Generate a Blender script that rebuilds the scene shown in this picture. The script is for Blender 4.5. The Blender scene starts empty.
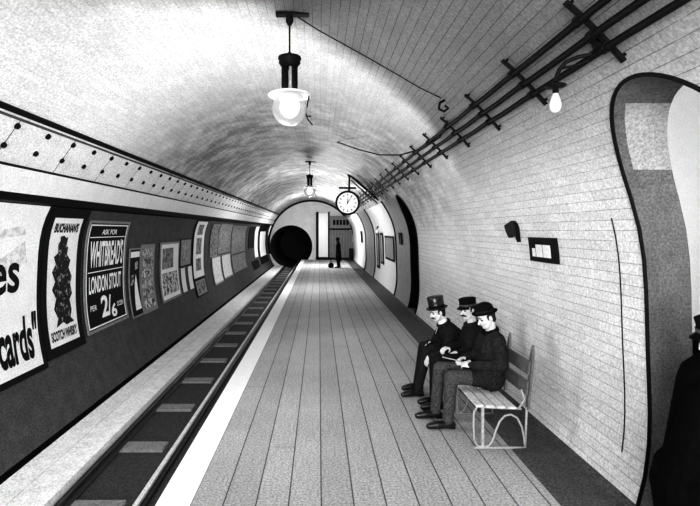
import bpy, bmesh, math, random
from mathutils import Vector, Matrix
random.seed(7)
COL = bpy.context.scene.collection
F, VX, VY, CH = 480.0, 319.0, 230.0, 2.2          # focal length in pixels, vanishing point, camera height above the platform
CX, CZ, R = -0.54, 1.2, 3.23                      # tunnel bore
YB, YE = -5.0, 35.6                               # near and far ends
def at(px, py, Y): return Vector(((px-VX)*Y/F, Y, CH-(py-VY)*Y/F))
def flat(z): return .15*math.exp(-((z-1.3)/.9)**2)      # the right-hand wall stands a little straighter than a true circle
def lflat(z): return .10*math.exp(-((z-2.35)/.6)**2)
def wx(z, off=0.0, side=1): return CX + side*math.sqrt(max((R-off)**2-(z-CZ)**2, 0)) - (flat(z) if side > 0 else lflat(z))
def bore(a, r):                                        # point (x, z) of the bore at an angle
    x, z = CX+r*math.cos(a), CZ+r*math.sin(a)
    return (x-flat(z) if math.cos(a) > 0 else x-lflat(z)), z

# ------------------------------------------------------------------ materials
def nodes(m):
    m.use_nodes = True
    nt = m.node_tree; nt.nodes.clear()
    return nt, nt.nodes, nt.links
class G:                                           # tiny node-graph helper
    def __init__(s, name):
        s.m = bpy.data.materials.new(name); s.nt, s.n, s.l = nodes(s.m)
    def add(s, t, **k):
        x = s.n.new(t)
        for a, b in k.items(): setattr(x, a, b)
        return x
    def put(s, sock, v):
        if isinstance(v, bpy.types.NodeSocket): s.l.new(v, sock)
        elif v is not None: sock.default_value = v
    def math(s, op, a, b=None, c=None, clamp=False):
        x = s.add('ShaderNodeMath', operation=op, use_clamp=clamp)
        for i, v in enumerate((a, b, c)):
            if v is not None: s.put(x.inputs[i], v)
        return x.outputs[0]
    def step(s, v, a, b):                          # smoothstep
        x = s.add('ShaderNodeMapRange', interpolation_type='SMOOTHSTEP')
        s.put(x.inputs[0], v); x.inputs[1].default_value = a; x.inputs[2].default_value = b
        return x.outputs[0]
    def noise(s, vec, scale, detail=3, rough=.6):
        x = s.add('ShaderNodeTexNoise'); x.inputs['Scale'].default_value = scale
        x.inputs['Detail'].default_value = detail; x.inputs['Roughness'].default_value = rough
        if vec is not None: s.l.new(vec, x.inputs['Vector'])
        return x.outputs['Fac']
    def mix(s, f, a, b):                           # float mix
        x = s.add('ShaderNodeMix', data_type='FLOAT')
        s.put(x.inputs[0], f); s.put(x.inputs[2], a); s.put(x.inputs[3], b)
        return x.outputs[0]
    def pos(s):
        g = s.add('ShaderNodeNewGeometry'); p = s.add('ShaderNodeSeparateXYZ'); s.l.new(g.outputs['Position'], p.inputs[0])
        return g.outputs['Position'], p.outputs[0], p.outputs[1], p.outputs[2]
    def finish(s, val, rough=.6, spec=.3, bump=None, bstr=.2, bdist=.01, metal=0.0):
        b = s.add('ShaderNodeBsdfPrincipled'); o = s.add('ShaderNodeOutputMaterial')
        c = s.add('ShaderNodeCombineColor')
        for i in range(3): s.put(c.inputs[i], val)
        s.l.new(c.outputs[0], b.inputs['Base Color'])
        s.put(b.inputs['Roughness'], rough); b.inputs['Specular IOR Level'].default_value = spec; b.inputs['Metallic'].default_value = metal
        if bump is not None:
            u = s.add('ShaderNodeBump'); u.inputs['Strength'].default_value = bstr; u.inputs['Distance'].default_value = bdist
            s.l.new(bump, u.inputs['Height']); s.l.new(u.outputs[0], b.inputs['Normal'])
        s.l.new(b.outputs[0], o.inputs[0])
        return s.m
def plain(name, v, rough=.6, var=.25, scale=30, spec=.3, metal=0.0, grain=.3):
    g = G(name); P, x, y, z = g.pos()
    n = g.noise(P, scale, 4); n2 = g.step(g.noise(P, 50, 4, .8), .3, .7)
    k = g.math('MULTIPLY_ADD', n, 2*var, 1-var)
    k = g.math('MULTIPLY', k, g.math('MULTIPLY_ADD', n2, 2*grain, 1-grain))
    return g.finish(g.math('MULTIPLY', k, v), rough, spec, n, .15, metal=metal)
def tile_mat():
    g = G('glazed_wall_tile'); P, x, y, z = g.pos()
    uv = g.add('ShaderNodeUVMap'); uv.uv_map = 'UVMap'
    sp = g.add('ShaderNodeSeparateXYZ'); g.l.new(uv.outputs[0], sp.inputs[0])
    rw = g.math('DIVIDE', sp.outputs[1], .092); ri = g.math('FLOOR', rw); rf = g.math('ABSOLUTE', g.math('SUBTRACT', g.math('FRACT', rw), .5))
    cw = g.math('ADD', g.math('DIVIDE', sp.outputs[0], .30), g.math('MULTIPLY', g.math('MODULO', ri, 2.0), .5))
    ci = g.math('FLOOR', cw); cf = g.math('ABSOLUTE', g.math('SUBTRACT', g.math('FRACT', cw), .5))
    wob = g.noise(P, 3.0, 2)
    hj = g.math('MULTIPLY', g.step(rf, .452, .49), g.step(wob, .2, .5))
    vj = g.math('MULTIPLY', g.step(cf, .484, .497), .34)
    joint = g.math('MAXIMUM', hj, vj)
    cv = g.add('ShaderNodeCombineXYZ'); g.l.new(ri, cv.inputs[0]); g.l.new(ci, cv.inputs[1])
    wn = g.add('ShaderNodeTexWhiteNoise', noise_dimensions='3D'); g.l.new(cv.outputs[0], wn.inputs['Vector'])
    # shading painted into the near vault's tile colour, with a ragged ring edge
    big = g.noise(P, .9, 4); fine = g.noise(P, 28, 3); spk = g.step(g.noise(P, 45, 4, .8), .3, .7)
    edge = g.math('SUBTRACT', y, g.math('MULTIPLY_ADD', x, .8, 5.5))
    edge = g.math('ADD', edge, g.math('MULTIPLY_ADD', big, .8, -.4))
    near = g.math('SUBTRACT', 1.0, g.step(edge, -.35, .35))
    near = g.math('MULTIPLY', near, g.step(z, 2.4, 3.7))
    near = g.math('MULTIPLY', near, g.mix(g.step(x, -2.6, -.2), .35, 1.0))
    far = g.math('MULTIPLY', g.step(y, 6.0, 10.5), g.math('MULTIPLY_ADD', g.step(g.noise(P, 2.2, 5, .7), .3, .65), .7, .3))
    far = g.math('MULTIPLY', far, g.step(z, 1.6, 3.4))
    shade_and_dirt = g.math('MAXIMUM', g.math('MULTIPLY', near, .9), g.math('MULTIPLY', far, .92))
    base = g.mix(shade_and_dirt, .74, .115)
    base = g.math('MULTIPLY', base, g.math('MULTIPLY_ADD', fine, .4, .8))
    base = g.math('MULTIPLY', base, g.math('MULTIPLY_ADD', spk, .6, .7))
    base = g.math('MULTIPLY', base, g.math('MULTIPLY_ADD', big, .3, .85))
    base = g.math('MULTIPLY', base, g.math('MULTIPLY_ADD', wn.outputs['Value'], .12, .9))
    jd = g.mix(shade_and_dirt, g.mix(g.step(z, 2.2, 3.3), .6, .18), .9)
    v = g.math('MULTIPLY', base, g.math('SUBTRACT', 1.0, g.math('MULTIPLY', joint, jd)))
    inv = g.math('SUBTRACT', 1.0, joint)
    return g.finish(v, .55, .2, inv, .3, .004)
def plank_mat():
    g = G('platform_planks'); P, x, y, z = g.pos()
    w = .262
    u = g.math('DIVIDE', g.math('ADD', x, 1.03), w)
    fr = g.math('FRACT', u)
    d = g.math('ABSOLUTE', g.math('SUBTRACT', fr, .5))
    seam = g.step(d, .468, .492)
    idx = g.math('FLOOR', u)
    wn = g.add('ShaderNodeTexWhiteNoise', noise_dimensions='1D'); g.l.new(idx, wn.inputs['W'])
    yy = g.math('FRACT', g.math('ADD', g.math('DIVIDE', y, 9.0), g.math('MULTIPLY', wn.outputs['Value'], 7.3)))
    cross = g.math('SUBTRACT', 1.0, g.step(yy, .0005, .0014))
    seam = g.math('MAXIMUM', seam, g.math('MULTIPLY', cross, .7))
    mp = g.add('ShaderNodeMapping'); g.l.new(P, mp.inputs[0]); mp.inputs['Scale'].default_value = (14, 1.2, 1)
    grn = g.noise(mp.outputs[0], 3, 4); spk = g.step(g.noise(P, 48, 4, .8), .28, .72); big = g.noise(P, .8, 3)
    v = g.math('MULTIPLY_ADD', wn.outputs['Value'], .05, .33)
    v = g.math('MULTIPLY', v, g.math('MULTIPLY_ADD', grn, .5, .75))
    v = g.math('MULTIPLY', v, g.math('MULTIPLY_ADD', spk, 1.1, .5))
    v = g.math('MULTIPLY', v, g.math('MULTIPLY_ADD', big, .5, .75))
    v = g.math('MULTIPLY', v, g.math('SUBTRACT', 1.0, g.math('MULTIPLY', seam, .82)))
    return g.finish(v, .75, .15, g.math('SUBTRACT', 1.0, seam), .4, .006)
def emit(name, s, v=1.0):
    g = G(name); e = g.add('ShaderNodeEmission'); o = g.add('ShaderNodeOutputMaterial')
    e.inputs[0].default_value = (v, v, v, 1); e.inputs[1].default_value = s; g.l.new(e.outputs[0], o.inputs[0])
    return g.m
def glass_mat(name, keep=.6, glow=.5):
    g = G(name); o = g.add('ShaderNodeOutputMaterial'); t = g.add('ShaderNodeBsdfTransparent'); b = g.add('ShaderNodeBsdfPrincipled'); m = g.add('ShaderNodeMixShader')
    b.inputs['Base Color'].default_value = (.5, .5, .5, 1); b.inputs['Roughness'].default_value = .15
    b.inputs['Emission Color'].default_value = (1, 1, 1, 1); b.inputs['Emission Strength'].default_value = glow
    lw = g.add('ShaderNodeLayerWeight'); lw.inputs[0].default_value = .35
    f = g.math('MULTIPLY_ADD', lw.outputs['Facing'], keep, .22, clamp=True)
    g.l.new(f, m.inputs[0]); g.l.new(t.outputs[0], m.inputs[1]); g.l.new(b.outputs[0], m.inputs[2]); g.l.new(m.outputs[0], o.inputs[0])
    return g.m
def picture_mat(name, a, b, scale=9, lo=.42, hi=.58):
    g = G(name); P, x, y, z = g.pos()
    n = g.step(g.noise(P, scale, 5, .65), lo, hi); s = g.noise(P, 90, 2)
    v = g.math('MULTIPLY', g.mix(n, a, b), g.math('MULTIPLY_ADD', s, .6, .7))
    return g.finish(v, .6, .2)
M = dict(
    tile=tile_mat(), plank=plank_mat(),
    nosing=plain('white_platform_edge_stone', .86, .7, .08, 8, grain=.12),
    ledge=plain('pale_ledge_stone', .85, .8, .3, 6, grain=.35),
    cement=plain('dark_cement', .085, .85, .45, 7, grain=.6),
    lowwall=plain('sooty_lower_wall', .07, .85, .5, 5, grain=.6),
    band=plain('pale_cornice_plaster', .72, .6, .15, 5, grain=.2),
    panel=plain('grey_cornice_panel', .68, .6, .3, 4, grain=.35),
    black=plain('black_iron', .012, .5, .3, 20, spec=.06),
    iron=plain('grey_iron', .2, .45, .3, 20),
    brightiron=plain('pale_worn_iron', .36, .4, .3, 20),
    ballast=plain('track_ballast', .06, .9, .7, 18, grain=.7),
    sleeper=plain('weathered_sleeper_timber', .24, .85, .4, 9, grain=.4),
    rail=plain('rail_steel', .03, .4, .3, 12, spec=.5),
    railtop=plain('polished_rail_head', .75, .35, .2, 12, spec=.5),
    paper=plain('poster_paper', .78, .7, .14, 3, grain=.2),
    greypaper=plain('grey_poster_paper', .22, .7, .4, 9, grain=.3),
    ink=plain('poster_ink', .014, .7, .3, 14, spec=.06), whiteink=plain('white_ink', .85, .7, .1, 14),
    dado=plain('grey_dado_tile', .115, .6, .45, 6, grain=.5),
    dark=plain('flat_black', .006, .9, .3, 5, spec=.06),
    coat=plain('dark_wool_coat', .02, .9, .4, 30, grain=.6, spec=.06), coat2=plain('charcoal_wool_coat', .028, .9, .4, 30, grain=.6, spec=.06),
    trouser=plain('grey_wool_trousers', .075, .9, .4, 30, grain=.6, spec=.06), darktrouser=plain('dark_wool_trousers', .022, .9, .4, 30, spec=.06),
    cloak=plain('black_cloak_cloth', .005, .95, .3, 20, spec=.06), leather=plain('black_shoe_leather', .012, .35, .3, 20, spec=.5),
    felt=plain('black_felt', .009, .8, .3, 30, spec=.06), silk=plain('black_silk_hat', .011, .3, .2, 30, spec=.6), ribbon=plain('hat_ribbon', .05, .5, .2, 30),
    skin=plain('skin', .6, .6, .08, 20, grain=.1), hair=plain('dark_hair', .016, .7, .4, 60), linen=plain('white_linen', .85, .7, .08, 20),
    benchwood=plain('bench_timber', .6, .7, .35, 9, grain=.3), benchback=plain('weathered_bench_timber', .13, .7, .4, 9, grain=.3),
    ringgrey=plain('grey_ring_facing', .3, .7, .3, 5, grain=.4),
    plaster=plain('end_wall_plaster', .62, .7, .25, 1.6, grain=.3), boarding=plain('grey_boarding', .2, .8, .4, 4, grain=.4),
    enamel=plain('white_enamel', .85, .3, .08, 10, grain=.1),
    dialface=emit('clock_dial_added_glow', .42), glow=emit('arc_lamp_glow', .6), bulbglow=emit('bulb_glow', .42), glass=glass_mat('globe_glass', .85, .03), bulbglass=glass_mat('bulb_glass', .6, .25),
)
pics = [picture_mat('printed_picture_%s' % n, *a) for n, a in zip('abcdef', [(.6, .03, 12), (.4, .05, 10), (.5, .12, 14), (.25, .04, 9), (.74, .5, 11), (.32, .1, 13)])]

# ------------------------------------------------------------------ object helpers
WL = {}                                            # world origin of every object
def link(name, bm, mat, parent=None, smooth=False, origin=None):
    me = bpy.data.meshes.new(name)
    bmesh.ops.recalc_face_normals(bm, faces=bm.faces[:])
    bm.to_mesh(me); bm.free()
    return link_mesh(name, me, mat, parent, smooth, origin)
def link_mesh(name, me, mat, parent=None, smooth=False, origin=None):
    if origin is None:
        cs = [v.co for v in me.vertices]
        lo = [min(c[i] for c in cs) for i in range(3)]; hi = [max(c[i] for c in cs) for i in range(3)]
        origin = Vector(((lo[0]+hi[0])/2, (lo[1]+hi[1])/2, lo[2]))
    origin = Vector(origin)
    me.transform(Matrix.Translation(-origin))
    for m in (mat if isinstance(mat, (list, tuple)) else [mat]): me.materials.append(m)
    if smooth:
        for p in me.polygons: p.use_smooth = True
    o = bpy.data.objects.new(name, me); COL.objects.link(o)
    WL[o.name] = origin
    if parent is not None:
        o.parent = parent; o.location = origin - WL[parent.name]
    else: o.location = origin
    return o
def tag(o, label, cat=None, group=None, kind=None):
    if label: o['label'] = label
    if cat: o['category'] = cat
    if group: o['group'] = group
    if kind: o['kind'] = kind
    return o
def struct(o, label=None): o['kind'] = 'structure'; 
def empty(name, loc):
    o = bpy.data.objects.new(name, None); COL.objects.link(o); o.location = loc; o.empty_display_size = .1; WL[o.name] = Vector(loc); return o
def copy_tree(o, delta, parent=None):
    c = o.copy(); COL.objects.link(c); c.parent = parent
    if parent is None: c.location = o.location + Vector(delta)
    WL[c.name] = c.location.copy()
    for ch in [k for k in bpy.data.objects if k.parent == o]: copy_tree(ch, delta, c)
    return c
def box(bm, lo, hi, mi=0, bev=0.0):
    lo, hi = Vector(lo), Vector(hi)
    r = bmesh.ops.create_cube(bm, size=1, matrix=Matrix.Translation((lo+hi)/2) @ Matrix.Diagonal((*(hi-lo), 1)))
    fs = set(f for v in r['verts'] for f in v.link_faces)
    for f in fs: f.material_index = mi
    if bev: bmesh.ops.bevel(bm, geom=list(set(e for v in r['verts'] for e in v.link_edges)), offset=bev, segments=2, affect='EDGES')
def frame_of(d):
    d = d.normalized(); a = Vector((0, 0, 1)) if abs(d.z) < .9 else Vector((1, 0, 0))
    s = d.cross(a).normalized(); return s, d.cross(s).normalized()
def tube(bm, pts, r, n=8, closed=False):
    pts = [Vector(p) for p in pts]; rs = r if isinstance(r, (list, tuple)) else [r]*len(pts)
    rings = []; prev = None
    for i, p in enumerate(pts):
        if closed: d = pts[(i+1) % len(pts)]-pts[i-1]
        else: d = pts[min(i+1, len(pts)-1)]-pts[max(i-1, 0)]
        d.normalize()
        if prev is None: s, t = frame_of(d)
        else:
            s = prev-d*prev.dot(d)
            s = s.normalized() if s.length > 1e-5 else frame_of(d)[0]
            t = d.cross(s)
        prev = s
        rings.append([bm.verts.new(p+(s*math.cos(2*math.pi*k/n)+t*math.sin(2*math.pi*k/n))*rs[i]) for k in range(n)])
    m = len(rings)
    for i in range(m if closed else m-1):
        a, b = rings[i], rings[(i+1) % m]
        for k in range(n): bm.faces.new((a[k], a[(k+1) % n], b[(k+1) % n], b[k]))
    if not closed: bm.faces.new(rings[0]); bm.faces.new(rings[-1])
def lathe(bm, prof, mat=Matrix(), n=28):
    rings = []
    for r, z in prof:
        if r < 1e-6: rings.append([bm.verts.new(mat @ Vector((0, 0, z)))])
        else: rings.append([bm.verts.new(mat @ Vector((r*math.cos(2*math.pi*k/n), r*math.sin(2*math.pi*k/n), z))) for k in range(n)])
    for a, b in zip(rings, rings[1:]):
        for k in range(n):
            j = (k+1) % n
            if len(a) == 1 and len(b) == 1: continue
            if len(a) == 1: bm.faces.new((a[0], b[k], b[j]))
            elif len(b) == 1: bm.faces.new((a[k], a[j], b[0]))
            else: bm.faces.new((a[k], a[j], b[j], b[k]))
def ball(bm, c, r, mat=None, n=16):
    r = r if isinstance(r, (list, tuple, Vector)) else (r, r, r)
    bmesh.ops.create_uvsphere(bm, u_segments=n, v_segments=max(6, n*2//3), radius=1, matrix=Matrix.Translation(Vector(c)) @ (mat.to_4x4() if mat else Matrix()) @ Matrix.Diagonal((*r, 1)))
def prism(bm, prof, y0, y1):                       # closed (x,z) outline extruded along the tunnel
    a = [bm.verts.new((x, y0, z)) for x, z in prof]; b = [bm.verts.new((x, y1, z)) for x, z in prof]
    n = len(a)
    for i in range(n): bm.faces.new((a[i], a[(i+1) % n], b[(i+1) % n], b[i]))
    bm.faces.new(a); bm.faces.new(b)
def new(): return bmesh.new()
def wall_patch(bm, Y0, Y1, z0, z1, off=.02, side=-1, thick=.015, nz=14, mi=0):
    zs = [z0+(z1-z0)*i/nz for i in range(nz+1)]
    def V(Y, z, o): return bm.verts.new((wx(z, o, side), Y, z))
    A = [[V(Y, z, off) for z in zs] for Y in (Y0, Y1)]; B = [[V(Y, z, off-thick) for z in zs] for Y in (Y0, Y1)]
    fs = []
    for i in range(nz):
        fs.append((A[0][i], A[1][i], A[1][i+1], A[0][i+1])); fs.append((B[0][i], B[1][i], B[1][i+1], B[0][i+1]))
        for k in (0, 1): fs.append((A[k][i], A[k][i+1], B[k][i+1], B[k][i]))
    for i in (0, nz): fs.append((A[0][i], A[1][i], B[1][i], B[0][i]))
    for f in fs: bm.faces.new(f).material_index = mi
def wall_frame(bm, Y0, Y1, z0, z1, w, off, side=-1, thick=.02):
    wall_patch(bm, Y0, Y0+w, z0, z1, off, side, thick); wall_patch(bm, Y1-w, Y1, z0, z1, off, side, thick)
    wall_patch(bm, Y0+w, Y1-w, z0, z0+w, off, side, thick, 3); wall_patch(bm, Y0+w, Y1-w, z1-w, z1, off, side, thick, 3)
def text_bm(txt, bold=0.0, shear=0.0):
    cu = bpy.data.curves.new('lettering', 'FONT'); cu.body = txt; cu.offset = bold; cu.shear = shear; cu.resolution_u = 4
    o = bpy.data.objects.new('lettering_source', cu); COL.objects.link(o)
    dg = bpy.context.evaluated_depsgraph_get(); me = bpy.data.meshes.new_from_object(o.evaluated_get(dg))
    bpy.data.objects.remove(o); bpy.data.curves.remove(cu)
    bm = new(); bm.from_mesh(me); bpy.data.meshes.remove(me); return bm
def wall_text(txt, Y0, Y1, z0, z1, off, side=-1, bold=0.0, shear=0.0, into=None):
    bm = text_bm(txt, bold, shear)
    xs = [v.co.x for v in bm.verts]; ys = [v.co.y for v in bm.verts]
    x0, x1, y0, y1 = min(xs), max(xs), min(ys), max(ys)
    for v in bm.verts:
        v.co = Vector((Y0+(v.co.x-x0)/(x1-x0)*(Y1-Y0), z0+(v.co.y-y0)/(y1-y0)*(z1-z0), 0))
    return finish_flat(bm, z0, z1, off, side, into)
def wall_poly(polys, Y0, Y1, z0, z1, off, side=-1, into=None):      # polygons in 0..1 on a wall patch
    bm = new()
    for p in polys: bm.faces.new([bm.verts.new((Y0+u*(Y1-Y0), z0+v*(z1-z0), 0)) for u, v in p])
    return finish_flat(bm, z0, z1, off, side, into)
def finish_flat(bm, z0, z1, off, side, into):
    bmesh.ops.triangulate(bm, faces=bm.faces[:])
    z = z0+.07
    while z < z1:
        bmesh.ops.bisect_plane(bm, geom=bm.verts[:]+bm.edges[:]+bm.faces[:], plane_co=(0, z, 0), plane_no=(0, 1, 0)); z += .07
    for v in bm.verts: v.co = Vector((wx(v.co.y, off, side), v.co.x, v.co.y))
    if into is not None:
        me = bpy.data.meshes.new('t'); bm.to_mesh(me); into.from_mesh(me); bpy.data.meshes.remove(me); bm.free(); return into
    return bm

# ------------------------------------------------------------------ tunnel shell
A1 = (3.10, .60, 2.45, .73)                        # near cross passage: centre, half width, spring height, rise
A2 = (12.7, .48, 2.50, .62)
def arch_z(Y, A): return A[2]+A[3]*math.sqrt(max(0, 1-((Y-A[0])/A[1])**2))
def th(z): return math.asin(max(-1, min(1, (z-CZ)/R)))          # right-hand side angle
def shell(name, cols, nth, mat):
    """cols: list of (Y, theta0, theta1); consecutive pairs joined"""
    bm = new(); uv = bm.loops.layers.uv.new('UVMap')
    rows = []
    for Y, a, b in cols:
        rows.append([(bm.verts.new((lambda q: (q[0], Y, q[1]))(bore(a+(b-a)*i/nth, R))), (Y, R*(a+(b-a)*i/nth))) for i in range(nth+1)])
    for p, q in zip(rows, rows[1:]):
        if abs(p[0][0].co.y-q[0][0].co.y) < 1e-7: continue
        for i in range(nth):
            f = bm.faces.new((p[i][0], q[i][0], q[i+1][0], p[i+1][0]))
            for l, t in zip(f.loops, (p[i][1], q[i][1], q[i+1][1], p[i+1][1])): l[uv].uv = t
    for f in bm.faces: f.smooth = True
    bmesh.ops.remove_doubles(bm, verts=bm.verts[:], dist=1e-6)
    me = bpy.data.meshes.new(name); bm.to_mesh(me); bm.free()
    return link_mesh(name, me, mat, None, True)
T0, T1 = th(.06), math.radians(42)
TL = math.pi-th(3.32)
cols = []; Y = YB
def span(a, b, n): return [a+(b-a)*i/n for i in range(n+1)]
prev = YB
for A in (A1, A2):
    a, b = A[0]-A[1], A[0]+A[1]
    for Y in span(prev, a, 6): cols.append((Y, T0, T1))
    for i in range(33):
        Y = A[0]-A[1]*math.cos(math.pi*i/32); cols.append((Y, th(arch_z(Y, A)), T1))
    prev = b
for Y in span(prev, YE, 12): cols.append((Y, T0, T1))
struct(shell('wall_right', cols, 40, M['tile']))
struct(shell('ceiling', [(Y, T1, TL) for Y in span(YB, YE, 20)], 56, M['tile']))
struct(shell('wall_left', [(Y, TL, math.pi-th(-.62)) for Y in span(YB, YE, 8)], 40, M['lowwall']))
# cornice along the left wall
UPC = [(-2.94, 3.36), (-3.28, 2.90), (-3.42, 2.63), (-3.50, 2.56)]
pr = [(-2.97, 3.345), (-3.285, 2.91), (-3.40, 2.96), (-3.12, 3.36)]
bm = new(); prism(bm, pr, YB, YE); cornice = link('trim_1', bm, M['panel']); struct(cornice)
bm = new(); prism(bm, [(-2.90, 3.37), (-2.965, 3.335), (-3.1, 3.40), (-3.0, 3.45)], YB, YE); o = link('trim_2', bm, M['black']); struct(o)  # black strip drawn for the shadow line along the cornice top
bm = new(); prism(bm, [(-3.27, 2.905), (-3.285, 2.875), (-3.44, 2.88), (-3.40, 2.94)], YB, YE); o = link('trim_3', bm, M['black']); struct(o)
bm = new(); prism(bm, [(-3.275, 2.878), (-3.40, 2.62), (-3.58, 2.58), (-3.45, 2.88)], YB, YE); o = link('trim_4', bm, M['band']); struct(o)
bm = new(); prism(bm, [(-3.40, 2.62), (-3.46, 2.535), (-3.62, 2.5), (-3.55, 2.6)], YB, YE); o = link('trim_5', bm, M['black']); struct(o)  # shadow under the projecting band, painted as a black strip
pd = Vector((-3.285+2.97, 0, 2.91-3.345)); pn = Vector((-pd.z, 0, pd.x)).normalized(); pn = pn if pn.x > 0 else -pn
first = None; seam = None
for i in range(48):
    Y = 4.28+.548*i
    for k, t in ((0, .22), (1, .66)):
        c = Vector((-2.97, Y+.0, 3.345))+pd*t
        if first is None:
            bm = new(); lathe(bm, [(0, .03), (.03, .024), (.036, 0), (.036, -.01), (0, -.01)], Matrix.Translation(c) @ Vector((0, 0, 1)).rotation_difference(pn).to_matrix().to_4x4(), 8)
            first = link('bolt', bm, M['black'], cornice, origin=c); c0 = c
            first['label'] = 'black bolt head'
        else:
            o = first.copy(); COL.objects.link(o); o.location = first.location+(c-c0)
    if i % 2 == 1 or i > 8:
        if seam is None:
            bm = new(); a = Vector((-2.97, Y, 3.345))+pn*.001; b = a+pd
            for p in [(a, b)]:
                vs = [bm.verts.new(q) for q in (a+Vector((0, -.006, 0)), a+Vector((0, .006, 0)), b+Vector((0, .006, 0)), b+Vector((0, -.006, 0)))]; bm.faces.new(vs)
            seam = link('panel_joint', bm, M['black'], cornice); y0 = Y; seam['label'] = 'dark joint between panels'
        else:
            o = seam.copy(); COL.objects.link(o); o.location = seam.location+Vector((0, Y-y0, 0))
# platform, nosing, skirting
bm = new(); prism(bm, [(-1.03, 0), (2.0, 0), (2.0, -.7), (-1.03, -.7)], YB, YE); struct(link('floor', bm, M['plank']))
bm = new(); prism(bm, [(-1.31, 0), (-1.03, .002), (-1.03, -.08), (-1.31, -.08)], YB, YE); struct(link('trim_6', bm, M['nosing']))
bm = new(); prism(bm, [(-1.34, -.08), (-1.03, -.08), (-1.03, -.75), (-1.34, -.75)], YB, YE); struct(link('wall_platform_face', bm, M['dark']))
bm = new(); prism(bm, [(1.93, 0.0), (1.96, .012), (2.40, .03), (2.475, .075), (2.56, .075), (2.56, -.3), (1.93, -.3)], YB, YE); struct(link('baseboard_right', bm, M['cement']))
# track bed, ledge
bm = new(); prism(bm, [(-3.5, -.6), (-1.33, -.6), (-1.33, -.8), (-3.5, -.8)], YB, YE+9); struct(link('track_bed', bm, M['ballast']))
bm = new(); prism(bm, [(-3.36, -.43), (-3.0, -.43), (-3.0, -.6), (-3.36, -.6)], YB, YE-.02); struct(link('ledge', bm, M['ledge']))
bm = new(); prism(bm, [(-2.985, -.43), (-2.63, -.43), (-2.645, -.6), (-2.985, -.6)], YB, YE-.02); struct(link('ledge_kerb', bm, M['ledge']))
bm = new(); prism(bm, [(-3.40, -.36), (-3.29, -.425), (-3.29, -.44), (-3.40, -.44)], YB, YE-.02); struct(link('trim_8', bm, M['dark']))  # black strip put in for the shading between wall and ledge
# end wall with running tunnel mouth
bm = new()
MC, MR = (-2.08, .97), 1.58
def loop(c, r, n, Y): 
    vs = [bm.verts.new((c[0]+r*math.cos(2*math.pi*k/n), Y, c[1]+r*math.sin(2*math.pi*k/n))) for k in range(n)]
    return [bm.edges.new((vs[k], vs[(k+1) % n])) for k in range(n)]
e = loop((CX, CZ), R+.02, 72, YE)+loop(MC, MR, 48, YE)
bmesh.ops.triangle_fill(bm, edges=e, use_beauty=True)
for f in [f for f in bm.faces if (Vector((f.calc_center_median().x, f.calc_center_median().z))-Vector(MC)).length < MR*.9]: bm.faces.remove(f)
struct(link('wall_end', bm, M['plaster']))
bm = new(); n = 48
ra = [[bm.verts.new((MC[0]+MR*math.cos(2*math.pi*k/n), Y, MC[1]+MR*math.sin(2*math.pi*k/n))) for k in range(n)] for Y in (YE, YE+10)]
for k in range(n): bm.faces.new((ra[0][k], ra[0][(k+1) % n], ra[1][(k+1) % n], ra[1][k]))
bm.faces.new(ra[1]); struct(link('running_tunnel', bm, M['lowwall']))
bm = new(); tube(bm, [(CX+(R-.05)*math.cos(a), YE-.05, CZ+(R-.05)*math.sin(a)) for a in [math.radians(-18)+math.radians(212)*k/48 for k in range(49)]], .075); struct(link('trim_9', bm, M['black'], smooth=True))
# ring joints on the far right wall (raised dark ribs) and white ring facings between
for i, (Y, m) in enumerate(((15.6, 'black'), (21.6, 'black'), (25.8, 'black'))):
    bm = new(); tube(bm, [(bore(a, R)[0], Y, bore(a, R)[1]) for a in [th(.07)+(math.radians(37)-th(.07))*k/24 for k in range(25)]], .05)
    struct(link('trim_%d' % (10+i), bm, M[m], smooth=True))
def facing(Y0, Y1, name, mat, a0=None, a1=math.radians(36)):
    bm = new(); n = 26; a0 = th(.08) if a0 is None else a0
    g = [[bm.verts.new((lambda q: (q[0], Y, q[1]))(bore(a0+(a1-a0)*k/n, R-.012))) for k in range(n+1)] for Y in (Y0, Y1)]
    for k in range(n): bm.faces.new((g[0][k], g[1][k], g[1][k+1], g[0][k+1]))
    struct(link(name, bm, mat, smooth=True))
facing(15.65, 21.5, 'trim_13', M['band']); facing(26, 35.4, 'trim_14', M['band'])
facing(13.3, 15.55, 'trim_15', M['ringgrey']); facing(21.7, 25.7, 'trim_16', M['ringgrey'])

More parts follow.
